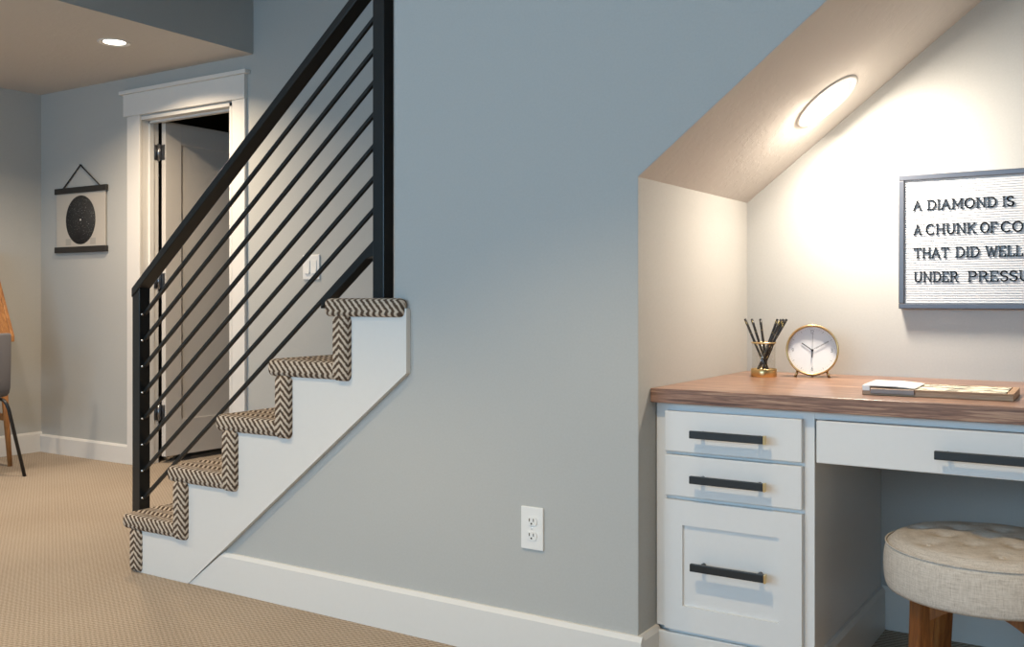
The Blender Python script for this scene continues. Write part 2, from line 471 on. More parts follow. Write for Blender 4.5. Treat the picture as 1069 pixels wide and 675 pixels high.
# newel, top cut to the slope of the handrail
bm = bmesh.new()
prism(bm, [(-hw, 0.0), (hw, 0.0), (hw, hz(hw)+HO), (-hw, hz(-hw)+HO)], 'Y', -hw, hw, .002)
newel = build('newel_post', bm, M['black'], rail)
zt4 = T0+RISE*4
bm = bmesh.new()
prism(bm, [(LR-hw, zt4-.01), (LR+hw, zt4-.01), (LR+hw, hz(LR+hw)+HO), (LR-hw, hz(LR-hw)+HO)], 'Y', -hw, hw, .002)
build('upper_post', bm, M['black'], rail)
bm = bmesh.new()
prism(bm, [(-hw, hz(-hw)+HO), (LR+hw, hz(LR+hw)+HO), (LR+hw, hz(LR+hw)+HO+.034), (-hw, hz(-hw)+HO+.034)], 'Y', -.0270, .0270, .003)
build('handrail', bm, M['black'], rail)
bars = []
for k in range(8):
    bm = bmesh.new(); z = -.0968*k - (.004 if k == 7 else 0); hb = .0075; tb = .0062
    prism(bm, [(hw, hz(hw)+z-hb), (LR-hw, hz(LR-hw)+z-hb), (LR-hw, hz(LR-hw)+z+hb), (hw, hz(hw)+z+hb)], 'Y', -tb, tb, .0015)
    bars.append(build('rail_bar', bm, M['black'], rail))
    bm = bmesh.new()
    lathe(bm, [(0, .004), (.0035, .003), (.005, 0)], 10, Matrix.Translation((hw, -.010, hz(hw)+z-.002)) @ Matrix.Rotation(R(90), 4, 'Y'))
    build('bolt', bm, M['bolt'], newel)
# wider plate under the lowest bar next to the upper post
z = -.0968*7-.006
bm = bmesh.new()
xa = LR-hw-.225
prism(bm, [(xa, hz(xa)+z-.034), (LR-hw-.03, hz(LR-hw-.03)+z-.034), (LR-hw, hz(LR-hw)+z-.05), (LR-hw, hz(LR-hw)+z-.008), (xa, hz(xa)+z-.008)], 'Y', -.02, .02, .0015)
build('support_plate', bm, M['black'], rail)

# ------------------------------------------------------------------ electrical
def outlet():
    x, z = -1.384, .359
    t = thing('wall_outlet', (x, 0, z), 'white duplex power outlet low on the grey stair wall', 'outlet')
    bm = bmesh.new(); box(bm, x-.035, x+.035, -.006, 0, z-.0575, z+.0575, .003); pl = build('cover_plate', bm, M['plastic'], t)
    for s in (.0195, -.0195):
        bm = bmesh.new()
        prism(bm, [(x+.0165*math.cos(a)*(1.0), z+s+max(-.0115, min(.0115, .0165*math.sin(a)))) for a in [2*math.pi*k/28 for k in range(28)]], 'Y', -.0085, -.005)
        rc = build('receptacle', bm, M['plastic'], t)
        bm = bmesh.new()
        for dx in (-.0065, .0065): box(bm, x+dx-.0013, x+dx+.0013, -.0089, -.008, z+s-.001, z+s+.007)
        lathe(bm, [(0, .0005), (.0026, .0005), (.0026, 0)], 12, Matrix.Translation((x, -.0085, z+s-.0065)) @ Matrix.Rotation(R(90), 4, 'X'))
        build('slots', bm, M['slot'], rc)
    bm = bmesh.new(); lathe(bm, [(0, .002), (.003, .001), (.0035, 0)], 12, Matrix.Translation((x, -.0055, z)) @ Matrix.Rotation(R(90), 4, 'X'))
    build('screw', bm, M['plastic'], t)
outlet()
def switch():
    x, z = -3.574, 1.134
    t = thing('light_switch', (x, YD, z), 'white double light switch plate on the wall behind the railing bars', 'light switch')
    build('cover_plate', B(x-.058, x+.058, YD-.007, YD, z-.063, z+.063, bev=.003), M['plastic'], t)
    for dx in (-.0235, .0235):
        bm = bmesh.new()
        box(bm, x+dx-.0175, x+dx+.0175, YD-.0085, YD-.006, z-.035, z+.035, .001)
        o = build('switch_frame', bm, M['plastic'], t)
        bm = bmesh.new()
        prism(bm, [(YD-.008, z-.032), (YD-.014, z-.032), (YD-.010, z), (YD-.0095, z+.032), (YD-.008, z+.032)], 'X', x+dx-.0155, x+dx+.0155)
        build('rocker', bm, M['plastic'], o)
switch()

# ------------------------------------------------------------------ hanging print
def hanging_print():
    x0, x1 = -5.767, -5.245; zt, zb = 1.643, 1.277; xm = (x0+x1)/2
    t = thing('hanging_print', (xm, YD, zb), 'cream hanging print of a black star disc between black wood rods', 'wall art')
    for z in (zt, zb):
        o = build('rod', B(x0, x1, YD-.022, YD-.003, z-.018, z+.018, bev=.002), M['rod'], t)
    bm = bmesh.new(); box(bm, x0+.012, x1-.012, YD-.013, YD-.0115, zb, zt); sh = build('print_sheet', bm, M['kraft'], t)
    zc = 1.458; bm = bmesh.new()
    lathe(bm, [(0, .001), (.150, .001), (.150, 0)], 64, Matrix.Translation((xm, YD-.013, zc)) @ Matrix.Rotation(R(90), 4, 'X'))
    build('star_disc', bm, M['stars'], sh)
    bm = bmesh.new(); lathe(bm, [(0, .0016), (.006, .0016), (.006, 0)], 12, Matrix.Translation((xm, YD-.0135, zc)) @ Matrix.Rotation(R(90), 4, 'X'))
    build('centre_dot', bm, M['plastic'], sh)
    for s in (-1, 1):
        build('caption_block', B(xm+s*.125-.028, xm+s*.125+.028, YD-.0136, YD-.0128, 1.305, 1.345), M['faint'], sh)
    bm = bmesh.new(); zp = 1.796
    tube(bm, [(x0+.08, YD-.012, zt+.016), (xm-.01, YD-.008, zp)], .0042, 8)
    tube(bm, [(xm-.01, YD-.008, zp), (x1-.07, YD-.012, zt+.016)], .0042, 8)
    tube(bm, [(xm-.01, YD-.014, zp), (xm-.01, YD, zp)], .004, 8)
    build('hanging_cord', bm, M['cord'], t)
hanging_print()

# ------------------------------------------------------------------ recessed lights
def recessed(loc, normal, r, label, lens, group=None):
    t = thing('recessed_light', loc, label, 'ceiling light', local=True)
    q = Vector((0, 0, 1)).rotation_difference(Vector(normal)); t.rotation_mode = 'QUATERNION'; t.rotation_quaternion = q
    bm = bmesh.new()
    lathe(bm, [(r+.016, 0), (r+.015, .005), (r+.006, .007), (r, .003), (r-.006, .0005), (r-.006, 0)], 56)
    build('trim_ring', bm, M['trim'], t)
    bm = bmesh.new(); lathe(bm, [(0, .0035), (r*.7, .003), (r-.004, .0012), (r-.004, 0)], 48)
    build('lens', bm, lens, t)
    return t
nrm = Vector((SL, 0, -1)).normalized()
xl_, yl_ = -.757, .556
lampA = Vector((xl_, yl_, ZA-e+SL*(xl_-XA)))
recessed(lampA-nrm*.002, nrm, .086, 'bright recessed light in the sloped alcove ceiling above the desk', M['lens'])
lampB = Vector((-4.41, .862, ZLOW))
recessed(lampB+Vector((0, 0, .002)), (0, 0, -1), .066, 'small recessed light in the flat low ceiling near the door', M['lens_far'])

# ------------------------------------------------------------------ desk: drawer cabinet, worktop, pencil drawer
CX0, CX1 = -1.072, -.664; CY = .105; CZ1 = .707
def handle(parent, x0, x1, z, y, gold=True):
    bm = bmesh.new()
    box(bm, x0, x1-.004, y-.040, y-.029, z-.0095, z+.0095, .0015)
    h = build('handle', bm, M['darkpull'], parent, None)
    for x in (x0+.022, x1-.024):
        bm = bmesh.new(); tube(bm, [(x, y-.031, z), (x, y+.001, z)], .006, 10)
        build('handle_stem', bm, M['darkpull'], h)
    build('brass_tip', B(x1-.004, x1+.001, y-.041, y-.028, z-.0105, z+.0105, bev=.001), M['gold_trim'], h)
    return h
cab = thing('drawer_cabinet', ((CX0+CX1)/2, CY, 0), 'white cabinet of three drawers under the left end of the walnut desk', 'cabinet')
bm = bmesh.new()
box(bm, CX0+.001, CX0+.02, CY+.0205, YB-.002, .0, CZ1); box(bm, CX1-.02, CX1, CY+.0205, YB-.002, 0, CZ1)
box(bm, CX0+.02, CX1-.02, YB-.02, YB-.002, .1, CZ1); box(bm, CX0+.02, CX1-.02, CY+.02, YB-.02, .11, .13)
# face frame
box(bm, CX0+.001, -1.037, CY, CY+.02, .13, CZ1); box(bm, -.694, CX1, CY, CY+.02, 0, CZ1)
box(bm, -1.0369, -.6941, CY, CY+.02, .676, CZ1); box(bm, -1.037, -.694, CY, CY+.02, .575, .588)
box(bm, -1.037, -.694, CY, CY+.02, .457, .476); box(bm, -1.037, -.694, CY, CY+.02, .118, .145)
build('carcass', bm, M['cabinet'], cab)
bm = bmesh.new(); box(bm, CX0+.001, CX1, CY-.012, CY, 0, .120, .003); build('toe_board', bm, M['trim'], cab)
bm = bmesh.new(); base_run(bm, CX1, CY+.01, CX1, YB-.016, h=.125); build('side_baseboard', bm, M['trim'], cab)
fy0, fy1 = CY-.019, CY-.0005
for z0, z1 in ((.584, .687), (.471, .575)):
    bm = bmesh.new(); box(bm, -1.041, -.689, fy0, fy1, z0, z1, .0025)
    dr = build('drawer', bm, M['cabinet'], cab)
    handle(dr, -.958, -.766, (z0+z1)/2, fy0)
bm = bmesh.new(); z0, z1 = .131, .461; a, b_ = -1.041, -.689
PX0, PX1, PZ0, PZ1 = -.992, -.744, .194, .399
box(bm, a, PX0, fy0, fy1, z0, z1); box(bm, PX1, b_, fy0, fy1, z0, z1)
box(bm, PX0, PX1, fy0, fy1, PZ1, z1); box(bm, PX0, PX1, fy0, fy1, z0, PZ0)
box(bm, PX0-.002, PX1+.002, fy0+.008, fy1, PZ0-.002, PZ1+.002)
dr = build('drawer', bm, M['cabinet'], cab); dr['label'] = 'tall drawer with a recessed shaker panel'
handle(dr, -.958, -.766, .304, fy0+.004)

pd = thing('pencil_drawer_unit', (-.2, CY, .587), 'white shallow drawer unit hung under the worktop above the stool', 'drawer unit')
bm = bmesh.new()
box(bm, CX1+.0005, XR-.001, CY, CY+.02, .688, CZ1); box(bm, XR-.05, XR-.001, CY+.0205, YB-.03, .587, CZ1-.0005)
box(bm, CX1+.0005, CX1+.02, CY+.0205, YB-.03, .600, CZ1-.0005); box(bm, CX1+.02, XR-.05, YB-.05, YB-.03, .600, CZ1)
build('frame', bm, M['cabinet'], pd)
bm = bmesh.new(); box(bm, -.655, XR-.055, fy0, fy1, .587, .687, .0025)
box(bm, -.64, XR-.07, fy1, .55, .600, .610)
dr = build('drawer', bm, M['cabinet'], pd)
handle(dr, -.39, -.035, .633, fy0)

bm = bmesh.new(); box(bm, XA+.001, XR-.001, .0703, YB-.001, .7078, .7438, .0015)
wt = build('worktop', bm, M['walnut'], origin=((XA+XR)/2, .4, .7078))
tag(wt, 'thick walnut wood desktop spanning the alcove under the stairs', 'desktop')
ZW = .7438

# ------------------------------------------------------------------ clock
def stroke_glyphs():
    def arc(cx, cy, rx, ry, a0, a1, n=12):
        return [(cx+rx*math.cos(R(a0+(a1-a0)*k/n)), cy+ry*math.sin(R(a0+(a1-a0)*k/n))) for k in range(n+1)]
    G = {}
    G['A'] = (.92, [[(.08, 0), (.46, 1), (.84, 0)], [(.22, .34), (.70, .34)]], [(.08, 0), (.84, 0)])
    G['D'] = (.88, [[(.14, 0), (.14, 1)], [(.02, 1)]+[(.40, 1)]+arc(.40, .5, .42, .5, 90, -90)+[(.02, 0)]], [])
    G['I'] = (.36, [[(.18, 0), (.18, 1)]], [(.18, 0), (.18, 1)])
    G['M'] = (1.12, [[(.14, 0), (.16, 1), (.56, .22), (.96, 1), (.98, 0)]], [(.14, 0), (.98, 0), (.12, 1), (1.0, 1)])
    G['O'] = (1.0, [arc(.5, .5, .44, .5, 0, 360, 28)], [])
    G['N'] = (.95, [[(.14, 0), (.14, 1), (.80, 0), (.80, 1)]], [(.14, 0), (.10, 1), (.80, 1)])
    G['S'] = (.70, [arc(.35, .74, .27, .26, 20, 180)+arc(.35, .74, .27, .24, 180, 270, 6)+arc(.35, .25, .29, .25, 90, -160, 16)], [])
    G['C'] = (.92, [arc(.5, .5, .44, .5, 45, 315, 24)], [])
    G['H'] = (.92, [[(.14, 0), (.14, 1)], [(.78, 0), (.78, 1)], [(.14, .52), (.78, .52)]], [(.14, 0), (.14, 1), (.78, 0), (.78, 1)])
    G['U'] = (.92, [[(.14, 1), (.14, .36)]+arc(.46, .34, .32, .34, 180, 360)+[(.78, 1)]], [(.14, 1), (.78, 1)])
    G['K'] = (.88, [[(.14, 0), (.14, 1)], [(.74, 1), (.16, .42)], [(.34, .60), (.76, 0)]], [(.14, 0), (.14, 1), (.72, 1), (.76, 0)])
    G['F'] = (.76, [[(.14, 0), (.14, 1)], [(.02, 1), (.68, 1), (.68, .82)], [(.14, .52), (.54, .52)]], [(.14, 0)])
    G['L'] = (.74, [[(.14, 1), (.14, 0)], [(.02, 0), (.68, 0), (.68, .2)]], [(.14, 1)])
    G['T'] = (.84, [[(.42, 0), (.42, 1)], [(.06, .82), (.06, 1), (.78, 1), (.78, .82)]], [(.42, 0)])
    G['W'] = (1.2, [[(.08, 1), (.34, 0), (.60, .9), (.86, 0), (1.12, 1)]], [(.08, 1), (1.12, 1)])
    G['E'] = (.78, [[(.14, 0), (.14, 1)], [(.02, 1), (.68, 1), (.68, .82)], [(.14, .52), (.52, .52)], [(.02, 0), (.70, 0), (.70, .2)]], [])
    G['P'] = (.80, [[(.14, 0), (.14, 1)], [(.02, 1), (.44, 1)]+arc(.44, .74, .28, .26, 90, -90)+[(.14, .48)]], [(.14, 0)])
    G['R'] = (.88, [[(.14, 0), (.14, 1)], [(.02, 1), (.44, 1)]+arc(.44, .75, .28, .25, 90, -90)+[(.14, .5)], [(.46, .5), (.76, 0)]], [(.14, 0), (.78, 0)])
    G['1'] = (.4, [[(.05, .8), (.22, 1), (.22, 0)]], [])
    G['2'] = (.7, [arc(.35, .72, .28, .28, 160, -40)+[(.06, 0), (.66, 0)]], [])
    G['3'] = (.7, [arc(.33, .75, .25, .25, 150, -90), arc(.33, .26, .29, .26, 90, -150)], [])
    G['6'] = (.7, [arc(.35, .3, .28, .3, 0, 360, 20), [(.08, .34), (.2, .75), (.5, 1)]], [])
    G['9'] = (.7, [arc(.35, .7, .28, .3, 0, 360, 20), [(.62, .66), (.5, .25), (.2, 0)]], [])
    return G
GL = stroke_glyphs()
def draw_glyph(bm, ch, x, z, h, wscale, yf, depth, sw, mtx=None):
    """glyph in the xz plane facing -y, front at yf"""
    w, polys, serifs = GL[ch]
    def seg(p, q, ext=True):
        a = Vector((p[0], p[1])); b = Vector((q[0], q[1])); d = b-a
        if d.length < 1e-9: return
        d.normalize(); n = Vector((-d.y, d.x))*sw/2
        if ext: a = a-d*sw*.3; b = b+d*sw*.3
        prism(bm, [tuple(a+n), tuple(b+n), tuple(b-n), tuple(a-n)], 'Y', yf, yf+depth, mat=mtx)
    for pl in polys:
        P_ = [(x+px*h*wscale, z+pz*h) for px, pz in pl]
        for p, q in zip(P_, P_[1:]): seg(p, q)
    for sx, sz in serifs:
        c = (x+sx*h*wscale, z+sz*h); l = .13*h*wscale
        seg((c[0]-l, c[1]), (c[0]+l, c[1]), False)

def clock():
    cx, cy = -.826, .655; r = .0745
    t = thing('alarm_clock', (cx, cy, ZW), 'round brass table clock with white dial showing ten past ten', 'clock', rotz=R(16), local=True)
    tilt = Matrix.Translation((0, 0, r+.004)) @ Matrix.Rotation(R(-9), 4, 'X')
    fr = tilt @ Matrix.Rotation(R(90), 4, 'X')       # lathe axis -> -y
    bm = bmesh.new()
    lathe(bm, [(0, -.022), (r-.012, -.022), (r-.004, -.018), (r, -.008), (r, .012), (r-.0025, .0145), (r-.005, .012), (r-.0055, .0), (r-.0055, -.003), (0, -.003)], 72, fr)
    case = build('case', bm, M['brass'], t)
    bm = bmesh.new(); lathe(bm, [(0, -.002), (r-.0058, -.002)], 72, fr); dial = build('dial', bm, M['dial'], t)
    # numerals and minute marks on the dial
    yf = .0018
    h = .0105
    for s, a in (('12', 90), ('3', 0), ('6', 270), ('9', 180)):
        rr = r*.73; cxx, czz = rr*math.cos(R(a)), rr*math.sin(R(a))
        ws = sum(GL[c][0] for c in s)*h*.8
        x = cxx-ws/2; bm = bmesh.new()
        for c in s:
            draw_glyph(bm, c, x, czz-h/2, h, .8, yf-.0004, .0004, .0012, tilt); x += GL[c][0]*h*.8
        build('numeral', bm, M['greyink'], dial)
    bm = bmesh.new()
    for k in range(60):
        if k % 15 == 0: continue
        l = .006 if k % 5 == 0 else .0025; wd = .0006 if k % 5 == 0 else .0003
        box(bm, -wd, wd, yf-.0003, yf, r*.86-l, r*.86, mat=tilt @ Matrix.Rotation(R(6*k), 4, 'Y'))
    build('minute_marks', bm, M['greyink'], dial)
    def hnd(name, deg, l0, l1, w, y, mat):
        bm = bmesh.new(); box(bm, -w, w, y-.0006, y, l0, l1, mat=tilt @ Matrix.Rotation(R(deg), 4, 'Y')); return build(name, bm, mat, t)
    hnd('hour_hand', -55, -.004, .036, .0014, -.0005, M['hand'])
    bm = bmesh.new(); m_ = tilt @ Matrix.Rotation(R(60), 4, 'Y')
    box(bm, -.0014, -.0006, -.0025, -.002, 0, .052, mat=m_); box(bm, .0006, .0014, -.0025, -.002, .012, .052, mat=m_); box(bm, -.0014, .0014, -.0025, -.002, .051, .0525, mat=m_)
    build('minute_hand', bm, M['hand'], t)
    bm = bmesh.new(); m_ = tilt @ Matrix.Rotation(R(2), 4, 'Y')
    box(bm, -.0004, .0004, -.004, -.0036, 0, .048, mat=m_); box(bm, -.0014, .0014, -.004, -.0036, -.022, 0, mat=m_)
    lathe(bm, [(0, .0046), (.0035, .0044), (.0035, -.002)], 16, fr)
    build('second_hand', bm, M['hand'], t)
    for s in (-1, 1):
        bm = bmesh.new()
        tube(bm, [(s*.040, -.002, .020), (s*.048, -.008, .0)], .0038, 10, True)
        build('foot', bm, M['brass'], t)
    bm = bmesh.new(); tube(bm, [(0, .018, .02), (0, .034, .0)], .0038, 10); build('foot', bm, M['brass'], t)
clock()

# ------------------------------------------------------------------ pencil cup
PCX, PCY = -.952, .598
def cup():
    t = thing('pencil_cup', (PCX, PCY, ZW), 'round glass pencil cup with a heavy brass base and thin rim', 'pencil cup')
    def T(z): return Matrix.Translation((PCX, PCY, ZW+z))
    bm = bmesh.new()
    lathe(bm, [(0, 0), (.0365, 0), (.0375, .001), (.0375, .0225), (.0365, .0235), (.0346, .0235), (.0346, .006), (0, .006)], 56, T(0)); build('brass_base', bm, M['brass'], t)
    bm = bmesh.new(); lathe(bm, [(.0342, .0063), (.0342, .100), (.0332, .100), (.0332, .0063)], 48, T(0), True); build('glass_wall', bm, M['glass'], t)
    bm = bmesh.new(); lathe(bm, [(.0356, .098), (.0356, .102), (.0328, .102), (.0328, .1005), (.0345, .1005), (.0345, .098)], 48, T(0), True); build('rim', bm, M['gold_trim'], t)
cup()
def pencil(top, foot, label):
    L = .178
    f = Vector(foot); tt = Vector(top); dv = (tt-f).normalized()
    root = thing('pencil', f, label, 'pencil', local=True, group='black pencils in the glass cup')
    q = Vector((0, 0, 1)).rotation_difference(dv); root.rotation_mode = 'QUATERNION'; root.rotation_quaternion = q
    bm = bmesh.new(); r = .0039
    L = (tt-f).length
    lathe(bm, [(0, .0), (.0008, .0015), (r, .016), (r, L-.012), (0, L-.012)], 6)
    for fc in bm.faces: fc.smooth = False
    build('shaft', bm, M['pencil'], root)
    bm = bmesh.new(); lathe(bm, [(r*1.02, L-.018), (r*1.05, L-.006), (0, L-.006)], 12); build('ferrule', bm, M['pencil'], root)
    bm = bmesh.new(); lathe(bm, [(r*.95, L-.007), (r*.95, L-.001), (r*.6, L), (0, L)], 12); build('eraser', bm, M['letter'], root)

for dx, fx, ly, label in (
        (-.0506, .019, -.019, 'leftmost black pencil leaning furthest left in the glass cup'),
        (-.0386, .014, .0055, 'second black pencil from the left in the glass cup'),
        (-.0179, .004, .0215, 'nearly upright black pencil, third from the left in the glass cup'),
        (.0367, -.022, .0135, 'black pencil leaning right, just right of the gap in the glass cup'),
        (.0553, -.020, -.0105, 'black pencil in the right bunch, in front and nearest the desk edge'),
        (.0548, -.013, .0135, 'black pencil in the right bunch, behind the others near the wall'),
        (.0691, -.024, -.0025, 'rightmost black pencil leaning furthest right in the glass cup')):
    pencil((PCX+dx, PCY+ly, ZW+.170), (PCX+fx, PCY+ly, ZW+.0085), label)

# ------------------------------------------------------------------ tray board with printed sheet and clip
def clipboard():
    x0, y0 = -.575, .190
    t = thing('clipboard', (x0, y0, ZW), 'flat wooden clipboard with a wide white clip, lying on the walnut desk', 'clipboard', rotz=R(2.0), local=True)
    L, Wd = .325, .195
    bm = bmesh.new()
    box(bm, 0, L, 0, Wd, 0, .0125, .0015)
    box(bm, 0, L, 0, .006, .0125, .0165, .001); box(bm, L-.014, L, .006, Wd, .0125, .0165, .001); box(bm, 0, L-.014, Wd-.006, Wd, .0125, .0165, .001)
    build('board', bm, M['traywood'], t)
    bm = bmesh.new()
    prism(bm, [(-.002, .018), (.001, .0235), (.07, .0235), (.118, .0195), (.118, .0175), (.07, .0205), (.004, .0205)], 'Y', .004, Wd-.03, .0006)
    clip = build('clip_plate', bm, M['plastic'], t)
    bm = bmesh.new(); box(bm, .020, .118, -.006, .005, .0045, .0155, .001); build('clip_bar', bm, M['clipbar'], clip)
    bm = bmesh.new(); box(bm, .001, .018, -.002, .01, .010, .0225, .001); build('clip_hinge', bm, M['plastic'], clip)
    s = thing('paper_sheet', (x0, y0, ZW+.0126), 'cream sheet with dark print held on the wooden clipboard', 'paper', rotz=R(2.0), local=True)
    bm = bmesh.new(); box(bm, .062, L-.017, .009, Wd-.009, .0002, .0034, .0005)
    build('sheet', bm, M['printed'], s)
M['clipbar'] = plain('bronze_clip_bar', (.22, .165, .14), .4, .4)
clipboard()

# ------------------------------------------------------------------ letter board
def letter_board():
    yf = .768; k = (yf+2.25)/(.78+2.25)
    zz = lambda z: .9726+(z-.9726)*k
    x0, x1, z0, z1 = -.611*k, -.160, zz(.944), zz(1.332)
    t = thing('letter_board', ((x0+x1)/2, YB, z0), 'white ribbed letter board in a dark metal frame reading about a diamond', 'letter board')
    bm = bmesh.new(); fw = .0155
    box(bm, x0, x1, yf, YB-.001, z0, z0+fw, .002); box(bm, x0, x1, yf, YB-.001, z1-fw, z1, .002)
    box(bm, x0, x0+fw, yf, YB-.001, z0+fw, z1-fw, .002); box(bm, x1-fw, x1, yf, YB-.001, z0+fw, z1-fw, .002)
    build('frame', bm, M['frame'], t)
    bm = bmesh.new(); n = 52; a, b = z0+fw-.001, z1-fw+.001; st = (b-a)/n
    pr = [(YB-.006, a)]
    for i in range(n):
        q = a+i*st
        pr += [(yf+.0105, q), (yf+.0105, q+st*.22), (yf+.0075, q+st*.30), (yf+.0070, q+st*.6), (yf+.0075, q+st*.92)]
    pr += [(yf+.0105, b), (YB-.006, b)]
    prism(bm, pr, 'X', x0+fw-.001, x1-fw+.001)
    pan = build('ribbed_panel', bm, M['felt'], t)
    rows = [(1.230, 1.256, [('A', -.573, -.548), ('DIAMOND', -.535, -.352), ('IS', -.340, -.308)]),
            (1.159, 1.186, [('A', -.571, -.548), ('CHUNK', -.539, -.404), ('OF', -.396, -.350), ('COAL', -.344, -.234)]),
            (1.092, 1.119, [('THAT', -.571, -.475), ('DID', -.460, -.395), ('WELL', -.383, -.286)]),
            (1.023, 1.050, [('UNDER', -.571, -.450), ('PRESSURE', -.428, -.213)])]
    for zb, zt, words in rows:
        zb, zt = zz(zb), zz(zt); h = zt-zb
        for wd, a, b in words:
            a *= k; b *= k; tot = sum(GL[c][0] for c in wd)*h; ws = (b-a)/tot; x = a
            for c in wd:
                bm = bmesh.new(); draw_glyph(bm, c, x+GL[c][0]*h*ws*.06, zb, h, ws*.88, yf+.0040, .0030, .0036)
                build('letter', bm, M['letter'], t); x += GL[c][0]*h*ws
letter_board()

# ------------------------------------------------------------------ stool
def stool():
    cx, cy = -.303, .185; zt, zb, r = .437, .316, .218
    t = thing('stool', (cx, cy, 0), 'round tufted oatmeal linen stool with brown wood legs under the desk', 'stool')
    # cushion: revolved profile with crease lines and button dimples
    def prof():
        p = [(0, zb+.004), (r*.80, zb+.004), (r*.90, zb+.006)]
        for k in range(9):
            a = -80+k*20; p.append((r*.955+.030*r*math.cos(R(a))*1.4, (zb+zt-.022)/2+((zt-.022-zb)/2)*math.sin(R(a))))
        p += [(r*.93, zt-.017), (r*.86, zt-.0075), (r*.75, zt-.003), (r*.62, zt), (r*.5, zt+.0015), (r*.4, zt+.002), (r*.3, zt+.0025), (r*.2, zt+.003), (r*.1, zt+.003), (0, zt+.003)]
        return p
    bm = bmesh.new(); lathe(bm, prof(), 96)
    bmesh.ops.remove_doubles(bm, verts=bm.verts, dist=1e-5)
    top = [f for f in bm.faces if f.calc_center_median().z > zt-.02]
    bmesh.ops.subdivide_edges(bm, edges=list({e for f in top for e in f.edges}), cuts=1, use_grid_fill=True)
    btn = [(0, 0)]+[(.062*math.cos(R(60*k+12)), .062*math.sin(R(60*k+12))) for k in range(6)]+[(.128*math.cos(R(30*k+26)), .128*math.sin(R(30*k+26))) for k in range(12)]
    btn = [(0, 0)]+[(.088*math.cos(R(60*k+18)), .088*math.sin(R(60*k+18))) for k in range(6)]+[(.150*math.cos(R(60*k+48)), .150*math.sin(R(60*k+48))) for k in range(6)]
    for v in bm.verts:
        if v.co.z > zt-.016:
            dd = min(math.hypot(v.co.x-a, v.co.y-b) for a, b in btn)
            v.co.z -= .008*math.exp(-(dd/.017)**2)
            v.co.z += .003*(1-math.exp(-(dd/.04)**2))
    for f in bm.faces: f.smooth = True
    bmesh.ops.translate(bm, vec=(cx, cy, 0), verts=bm.verts)
    seat = build('seat', bm, M['linen'], t)
    for nm, zz, rr in (('top_piping', zt-.021, r*.973), ('bottom_piping', zb+.006, r*.925)):
        bm = bmesh.new(); lathe(bm, [(rr+.0022*math.cos(a), .0022*math.sin(a)) for a in [2*math.pi*k/8 for k in range(8)]], 80, Matrix.Translation((cx, cy, zz)), True)
        build(nm, bm, M['linen'], seat)
    for a, b in btn:
        bm = bmesh.new(); lathe(bm, [(0, .004), (.005, .003), (.007, 0)], 14, Matrix.Translation((cx+a, cy+b, zt-.0085)))
        build('tufting_button', bm, M['linen'], seat)
    legs = []
    for k in range(4):
        a = R(224+90*k); ux, uy = math.cos(a), math.sin(a)
        bm = bmesh.new(); mt = Matrix.Rotation(a, 4, 'Z')
        prism(bm, [(.137, zb-.001), (.181, zb-.001), (.182, .26), (.192, 0.0), (.164, 0.0), (.144, .22)], 'Y', -.020, .020, .005, mat=Matrix.Translation((cx, cy, 0)) @ mt)
        build('leg', bm, M['stoolwood'], t)
    for k in range(4):
        a = R(224+45+90*k); rr_ = .160*math.cos(R(45)); mt = Matrix.Translation((cx, cy, 0)) @ Matrix.Rotation(a, 4, 'Z') @ Matrix.Translation((rr_, 0, 0)) @ Matrix.Rotation(R(90), 4, 'Z')
        hl = rr_-.016; top = zb+.002
        low = [(-hl+2*hl*j/14, top-.010-.042*(abs(-1+2*j/14))**1.8) for j in range(15)]
        bm = bmesh.new(); prism(bm, low+[(hl, top), (-hl, top)], 'Y', -.011, .011, mat=mt)
        build('apron', bm, M['stoolwood'], t)
stool()

